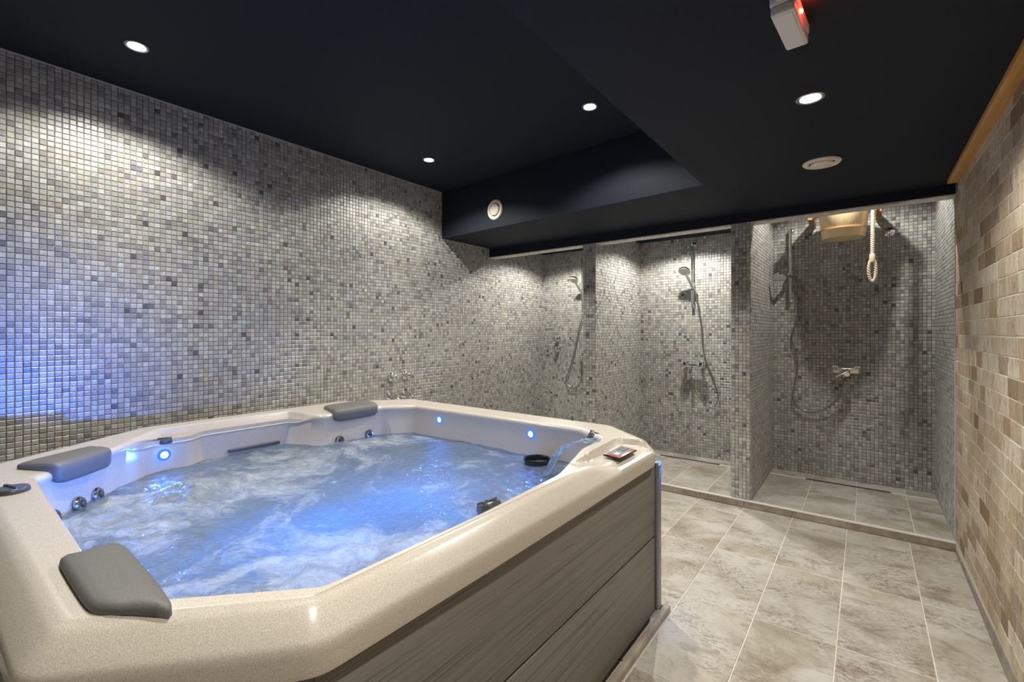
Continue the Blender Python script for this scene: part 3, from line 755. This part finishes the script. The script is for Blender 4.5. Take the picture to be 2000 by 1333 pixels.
# arc of water falling from the rim spout
mbs = MB(); n = 18; wdt = 0.05
pts = [Vector((-0.90, 1.755, 0.8035)), Vector((-0.95, 1.755, 0.801)), Vector((-1.01, 1.75, 0.783)), Vector((-1.065, 1.745, 0.735)), Vector((-1.10, 1.738, 0.68)), Vector((-1.122, 1.732, 0.630))]
pp = spline(pts, 6); side = Vector((0.1, 1.0, 0)).normalized()
Vv = []; Ff = []; m = 9
for i, p in enumerate(pp):
    t = i/(len(pp)-1); ww = wdt*(1-0.45*t)
    tn = (pp[min(i+1, len(pp)-1)]-pp[max(i-1, 0)]).normalized(); nr = tn.cross(side).normalized()
    for k in range(m):
        q = -1+2*k/(m-1); Vv.append(p+side*(q*ww)+nr*(0.006*math.cos(q*2.6)+0.004*noise.noise(Vector((q*3, t*5, 2)))))
    for k in range(m):
        q = 1-2*k/(m-1); Vv.append(p+side*(q*ww)-nr*0.003)
W2 = 2*m
for i in range(len(pp)-1):
    for k in range(W2): Ff.append((i*W2+k, i*W2+(k+1) % W2, (i+1)*W2+(k+1) % W2, (i+1)*W2+k))
Ff.append(tuple(range(W2))); Ff.append(tuple(reversed(range((len(pp)-1)*W2, len(pp)*W2))))
st = mesh_obj('falling_water', Vv, Ff, M['stream'], None, 180); setp(st, 'clear arc of water pouring off the tub rim beside the round filter', 'water', kind='stuff')

# ------------------------------------------------------------------ ceiling fittings
def downlight(x, y, z, label):
    t = thing('downlight', (x, y, z), label, 'ceiling light', 'recessed ceiling downlights')
    Mx = frame((x, y, z), (0, 0, -1))
    MB().lathe([(0.046, -.002), (0.046, .003), (0.042, .006), (0.034, .004), (0.033, -.003)], Mx, 36, False, False).obj('trim_ring', M['ring'], t, 40)
    MB().lathe([(0.033, .001), (0.024, .0035), (0.002, .0045)], Mx, 32, True, True).obj('lamp_face', M['bulb'], t, 60, 'bright lit lamp face')
    return t
downlight(*DOWN_UP[0], Z_UP, 'lit downlight in the high dark ceiling nearest the camera above the tub')
downlight(*DOWN_UP[1], Z_UP, 'lit downlight close to the mosaic wall, nearest the round soffit vent')
downlight(*DOWN_UP[2], Z_UP, 'lit downlight just left of the diagonal ceiling step')
downlight(*DOWN_UP[3], Z_UP, 'downlight in the high ceiling above the near end of the tub')
downlight(*DOWN_LOW[0], Z_LOW, 'lit downlight in the low ceiling between the white box and the vent')
downlight(*DOWN_LOW[1], Z_LOW, 'downlight in the low ceiling over the near walkway')
downlight(*DOWN_SH[0], SH_Z[0], 'downlight in the ceiling of the shower stall by the long wall')
downlight(*DOWN_SH[1], SH_Z[1], 'downlight in the ceiling of the middle shower stall')
downlight(*DOWN_SH[2], SH_Z[2], 'downlight in the ceiling of the stall with the wooden bucket')
def air_valve(p, n, R, label):
    t = thing('air_vent', p, label, 'vent'); Mx = frame(p, n)
    MB().lathe([(R, -.003), (R, .004), (R*.93, .010), (R*.74, .010), (R*.66, .004), (R*.64, -.003)], Mx, 44, False, False).obj('outer_ring', M['valve'], t, 40)
    MB().lathe([(R*.66, .0005), (R*.1, .0006)], Mx, 32, False, True).obj('dark_slot', M['dark_gap'], t, 40)
    MB().lathe([(R*.57, .002), (R*.58, .012), (R*.52, .016), (R*.2, .017)], Mx, 44, True, True).obj('disc', M['valve'], t, 40)
ysf = lambda x: ys0+(ys1-ys0)*(x-(XL-0.1))/(X_STEP-(XL-0.1))
ns = Vector((ys1-ys0, -(X_STEP-XL+0.1), 0)).normalized()
air_valve((-2.42, ysf(-2.42), 2.268), ns, 0.083, 'round cream air vent on the upright face of the dark soffit')
air_valve((-0.174, 2.80, Z_LOW), (0, 0, -1), 0.083, 'round cream air vent flat in the low dark ceiling')
# white box with red indicator
eb = thing('alarm_box', (-0.155, 1.42, Z_LOW), 'white plastic ceiling box with a glowing red indicator', 'ceiling box')
Mx = frame((-0.158, 1.425, Z_LOW), (0, 0, 1), (math.cos(1.50), math.sin(1.50), 0))
MB().box(-.100, .096, -.029, .029, -.030, .0, .006, M=Mx, seg=3).obj('back_box', M['white_plastic'], eb, 40)
MB().box(-.097, .093, -.027, .027, -.056, -.030, .006, M=Mx, seg=3).obj('cover', M['white_plastic'], eb, 40)
MB().box(-.088, .084, -.020, .020, -.0575, -.055, .001, M=Mx, seg=1).obj('cover_lid', M['white_plastic'], eb, 40)
MB().lathe([(.006, 0), (.006, .003), (.002, .005)], frame(Mx @ Vector((-0.03, -.029, -.030)), Mx.to_3x3() @ Vector((0, -1, 0))), 14).obj('indicator', M['red'], eb, 40, 'glowing red indicator light')
MB().tube([Mx @ Vector((-.1, .006, -.016)), Mx @ Vector((-.13, .006, -.014)), Mx @ Vector((-.16, .006, -.006))], .006, 8).obj('cable', M['dark_gap'], eb, 40)
MB().lathe([(.009, 0), (.009, .014), (.006, .02)], frame(Mx @ Vector((-0.098, .006, -.016)), Mx.to_3x3() @ Vector((-1, 0, 0))), 14).obj('cable_gland', M['white_plastic'], eb, 40)
lamp('indicator_lamp', 'POINT', Mx @ Vector((-0.035, -.052, -.008)), 0.35, (1, 0.02, 0.015), 0.003)

# ------------------------------------------------------------------ shower fittings
YB = Y_BACK-0.0045
def rail(x, z0, z1, off, label, r=0.011):
    t = thing('shower_rail', (x, YB, z0), label, 'shower rail')
    y = YB-off
    MB().tube([(x, y, z0-.01), (x, y, z1+.01)], r, 16).obj('bar', M['chrome'], t, 40)
    for z in (z0, z1):
        b = MB().tube([(x, YB, z), (x, y-.004, z)], 0.012, 14).lathe([(0.022, 0), (0.022, .006), (.018, .009)], frame((x, YB, z), (0, -1, 0)), 22).obj('bracket', M['chrome'], t, 40)
    return t, y
def hand_shower(x, y, z, d, hose, label, R=0.05, cat='hand shower'):
    """handle pivot at (x,y,z); d = direction the handle points; head faces down and outwards"""
    t = thing('hand_shower', (x, y, z), label, cat)
    d = Vector(d).normalized(); p = Vector((x, y, z)); e = p+d*0.15
    MB().tube([p-d*.03, p, p+d*.05, e], .012, 14, rf=lambda u: .012+.003*math.sin(u*PI)).obj('handle', M['chrome'], t, 40)
    hn = (Vector((0, -0.45, -0.9))+d*0.15).normalized(); Mx = frame(e+d*.02, hn)
    MB().lathe([(R*.3, -.028), (R*.8, -.018), (R, -.004), (R, .006)], Mx, 32, True, False).obj('head', M['chrome'], t, 50)
    MB().lathe([(R*.97, .006), (R*.9, .009), (R*.2, .010)], Mx, 32, False, True).obj('spray_face', M['white_plastic'], t, 40, 'pale spray face')
    MB().tube(spline(hose, 10), .0056, 10).obj('hose', M['hose'], t, 60)
    return t
def slider(t, x, y, z):
    MB().box(x-.018, x+.018, y-.03, y+.014, z-.022, z+.022, .006, seg=3).obj('slider', M['chrome'], t, 40)
# third stall (with the bucket)
t, yb = rail(-0.515, 1.545, 2.135, 0.045, 'chrome shower rail on the left side of the stall with the bucket'); slider(t, -0.515, yb, 1.745)
hand_shower(-0.515+.01, yb-.03, 1.74, (-0.35, -0.85, -0.1),
            [(-0.49, yb-.005, 1.745), (-0.455, yb+.0, 1.70), (-0.445, yb+.012, 1.58), (-0.452, yb+.02, 1.46), (-0.485, YB-.02, 1.32), (-0.505, YB-.02, 1.20), (-0.475, YB-.02, 1.07), (-0.465, YB-.02, 0.94), (-0.485, YB-.02, 0.80), (-0.50, YB-.02, 0.70), (-0.465, YB-.022, 0.62), (-0.38, YB-.025, 0.587), (-0.28, YB-.03, 0.61), (-0.19, YB-.04, 0.70), (-0.15, YB-.055, 0.80), (-0.14, YB-.062, 0.895)],
            'chrome hand shower on the rail beside the wooden bucket, long hose looping below')
mx = thing('shower_mixer', (-0.125, YB, 0.95), 'flat satin chrome lever mixer below the wooden bucket', 'shower mixer')
MB().box(-0.215, -0.035, YB-.085, YB-.045, 0.928, 0.972, .010, seg=3).obj('body', M['chrome_warm'], mx, 40)
for x in (-0.20, -0.05): MB().lathe([(0.032, 0), (0.032, .004), (0.018, .012), (0.016, .05)], frame((x, YB, 0.955), (0, -1, 0)), 24).obj('inlet', M['chrome'], mx, 40)
lv = MB().box(-.012, .105, -.017, .017, -.005, .006, .004, M=frame((-0.112, YB-.105, 0.955), (-0.25, -0.55, 0.80), (-0.78, -0.40, -0.48))).obj('lever', M['chrome_warm'], mx, 40)
MB().lathe([(0.024, 0), (0.024, .03), (0.02, .04)], frame((-0.118, YB-.075, 0.935), (0, -1, -.3)), 24).obj('cartridge_cap', M['chrome_warm'], mx, 40)
MB().tube([(-0.14, YB-.062, 0.93), (-0.14, YB-.062, 0.895)], .009, 12).obj('outlet', M['chrome'], mx, 40)
# bucket
BX, BY, BZ = -0.133, 4.34, 1.975
bk = thing('shower_bucket', (BX, BY, BZ), 'pale wooden tipping bucket hanging high in the right-hand shower stall', 'bucket')
Mx = frame((BX, BY, BZ), (0, 0, 1))
MB().lathe([(0.131, 0), (0.135, .004), (0.167, .265), (0.157, .268), (0.147, .262), (0.124, .02)], Mx, 48, True, False).obj('vessel', M['bucket'], bk, 40)
MB().lathe([(0.128, .024), (0.05, .0245)], Mx, 40, False, True).obj('inner_floor', M['bucket_in'], bk, 40)
for z in (0.068, 0.225):
    r = 0.135+(0.167-0.135)*(z-.004)/.261
    MB().lathe([(r-.001, z-.006), (r+.0025, z-.005), (r+.003, z+.005), (r-.0, z+.006)], Mx, 48, False, False).obj('hoop', M['hoop'], bk, 40)
MB().tube([(BX-.235, BY, BZ+.19), (BX+.235, BY, BZ+.19)], .011, 12).obj('axle', M['hoop'], bk, 40)
for s in (-1, 1):
    MB().box(BX+s*.215-.016, BX+s*.215+.016, BY-.03, YB, BZ+.165, BZ+.225, .006).obj('bracket', M['bracket'], bk, 40)
# rope: three twisted strands, then an eye
rp = MB(); RX, RY = 0.045, 4.27
for k in range(3):
    pts = []
    for i in range(121):
        q = i/120; z = 2.20-0.405*q; a = 2*PI*(k/3+q*9); pts.append((RX+.0068*math.cos(a)-0.004*q, RY+.0068*math.sin(a), z))
    rp.tube(pts, .0068, 7)
for k in range(3):
    pts = []
    for i in range(91):
        q = i/90; A = -PI/2*0+2*PI*q; cxr = RX-.004+0.021*math.sin(A); czr = 1.715+0.082*math.cos(A)*(1 if math.cos(A) < 0 else 1.0)
        b = 2*PI*(k/3+q*9); nx, nz = math.sin(A), math.cos(A)
        pts.append((cxr+.0058*math.cos(b)*nx, RY+.0058*math.sin(b), czr+.0058*math.cos(b)*nz))
    rp.tube(pts, .0058, 7, caps=False)
rp.obj('rope', M['rope'], bk, 60, 'twisted pale rope ending in a spliced eye')
MB().lathe([(.017, 0), (.019, .02), (.018, .05), (.014, .062)], frame((RX-.004, RY, 1.772), (0, 0, 1)), 16).obj('splice', M['rope'], bk, 40)
# bucket supply hose
sh = thing('supply_hose', (0.155, YB, 2.03), 'chrome wall outlet with a hose looping up to the bucket', 'hose')
MB().lathe([(0.034, 0), (0.034, .006), (0.02, .012), (0.018, .04), (0.02, .045), (.02, .06), (.012, .066)], frame((0.15, YB, 2.045), (0, -1, 0)), 28).obj('wall_outlet', M['chrome'], sh, 40)
MB().tube(spline([(0.15, YB-.045, 2.03), (0.152, YB-.045, 1.95), (0.150, YB-.045, 1.80), (0.135, YB-.045, 1.67), (0.085, YB-.045, 1.575), (0.02, YB-.045, 1.543), (-0.05, YB-.045, 1.57), (-0.105, YB-.045, 1.67), (-0.128, YB-.045, 1.78), (-0.130, YB-.045, 1.93), (-0.127, YB-.06, 2.08), (-.125, YB-.075, 2.27)], 10), .0056, 10).obj('hose', M['hose'], sh, 60)

# middle stall
t, yb = rail(-1.335, 1.52, 2.115, 0.05, 'thick chrome shower rail in the middle stall', 0.0125); slider(t, -1.335, yb, 1.72)
MB().box(-1.375, -1.295, yb-.04, yb+.01, 1.662, 1.678, .004).obj('soap_tray', M['chrome'], t, 40)
hand_shower(-1.325, yb-.05, 1.71, (-0.22, -0.62, 0.75),
            [(-1.31, yb-.04, 1.685), (-1.295, yb-.03, 1.63), (-1.275, YB-.06, 1.48), (-1.255, YB-.03, 1.30), (-1.245, YB-.02, 1.12), (-1.215, YB-.02, 0.98), (-1.16, YB-.02, 0.84), (-1.115, YB-.022, 0.70), (-1.11, YB-.025, 0.61), (-1.15, YB-.03, 0.555), (-1.22, YB-.04, 0.575), (-1.29, YB-.06, 0.66), (-1.325, YB-.09, 0.76), (-1.33, YB-.105, 0.84)],
            'chrome hand shower raised on the rail of the middle stall', 0.055)
m2 = thing('shower_mixer', (-1.33, YB, 0.945), 'round-knobbed chrome bar mixer in the middle stall', 'shower mixer')
MB().tube([(-1.40, YB-.07, 0.935), (-1.25, YB-.07, 0.935)], .019, 18).obj('body', M['chrome'], m2, 40)
for x in (-1.405, -1.25):
    MB().lathe([(0.03, 0), (0.03, .006), (0.016, .014), (.015, .05)], frame((x, YB, .94), (0, -1, 0)), 22).obj('inlet', M['chrome'], m2, 40)
    MB().lathe([(.012, -.02), (.03, -.012), (.033, .008), (.03, .03), (.018, .036)], frame((x, YB-.075, .94), (0, -1, .15)), 26).obj('knob', M['chrome'], m2, 40)
MB().tube(spline([(-1.335, YB-.07, .93), (-1.338, YB-.10, .905), (-1.34, YB-.115, .865)], 6), .013, 14).obj('outlet', M['knob'], m2, 40)
# left stall
vp = thing('shower_valve', (-2.88, YB, 1.05), 'two chrome valve knobs one above the other in the left stall', 'shower valve')
for z in (1.175, 1.055): 
    k = MB().lathe([(0.032, 0), (0.032, .006), (0.018, .012), (.018, .03), (.028, .035), (.029, .055), (.02, .062)], frame((-2.88, YB, z), (0, -1, 0)), 24).obj('knob', M['chrome'], vp, 40)
    MB().box(-2.884, -2.876, YB-.07, YB-.05, z-.045, z-.01, .002).obj('grip', M['chrome'], k, 40)
t, yb = rail(-2.535, 1.50, 2.10, 0.05, 'chrome shower rail in the left stall behind the mosaic pillar'); slider(t, -2.535, yb, 1.72)
hand_shower(-2.525, yb-.05, 1.71, (-0.15, -0.65, 0.7),
            [(-2.50, yb-.04, 1.68), (-2.50, YB-.06, 1.55), (-2.545, YB-.03, 1.42), (-2.60, YB-.022, 1.28), (-2.628, YB-.022, 1.15), (-2.66, YB-.022, 1.02), (-2.72, YB-.022, 0.83), (-2.765, YB-.025, 0.70), (-2.72, YB-.03, 0.635), (-2.64, YB-.03, 0.62), (-2.57, YB-.035, 0.68), (-2.555, YB-.04, 0.80), (-2.56, YB-.05, .925)],
            'chrome hand shower in the left stall, half hidden by the mosaic pillar')
ot = thing('hose_outlet', (-2.56, YB, 0.95), 'small chrome hose outlet beside the mosaic pillar in the left stall', 'outlet')
MB().lathe([(0.028, 0), (0.028, .006), (0.016, .012), (.016, .05), (.01, .058)], frame((-2.56, YB, 0.95), (0, -1, 0)), 22).obj('rosette', M['chrome'], ot, 40)
MB().tube([(-2.56, YB-.045, .95), (-2.56, YB-.05, .915)], .009, 10).obj('elbow', M['chrome'], ot, 40)

# taps on the long wall behind the tub
for k, (y, z, lab) in enumerate(((2.42, 0.893, 'chrome wall rosette valve behind the tub, nearer the camera'), (2.565, 0.896, 'chrome wall rosette valve behind the tub, nearer the showers'))):
    v = thing('wall_valve', (XL, y, z), lab, 'wall valve', 'chrome fittings on the wall behind the tub')
    MB().lathe([(0.036, .003), (0.036, .010), (0.030, .016), (0.016, .020)], frame((XL, y, z), (1, 0, 0)), 28).obj('rosette', M['chrome'], v, 40)
    MB().lathe([(.015, .015), (.015, .045), (.02, .048), (.02, .062), (.012, .068)], frame((XL, y, z), (1, 0, 0)), 20).obj('spindle_cap', M['chrome'], v, 40)
for k, (y, z, lab) in enumerate(((2.40, 0.735, 'low chrome tap just above the far tub rim, nearer the camera'), (2.55, 0.735, 'low chrome tap just above the far tub rim, nearer the showers'))):
    v = thing('wall_tap', (XL, y, z), lab, 'tap', 'low chrome taps behind the tub')
    MB().lathe([(0.03, .003), (0.03, .009), (0.015, .014), (.013, .08), (.018, .085), (.018, .10), (.01, .105)], frame((XL, y, z), (1, 0, 0)), 24).obj('body', M['chrome'], v, 40)
    MB().tube(spline([(XL+.085, y, z), (XL+.12, y, z-.005), (XL+.135, y, z-.05)], 6), .010, 12).obj('spout', M['chrome'], v, 40)
    MB().box(XL+.07, XL+.10, y-.036, y+.036, z+.030, z+.038, .003).tube([(XL+.085, y, z), (XL+.085, y, z+.032)], .006, 8).obj('handle', M['chrome'], v, 40)
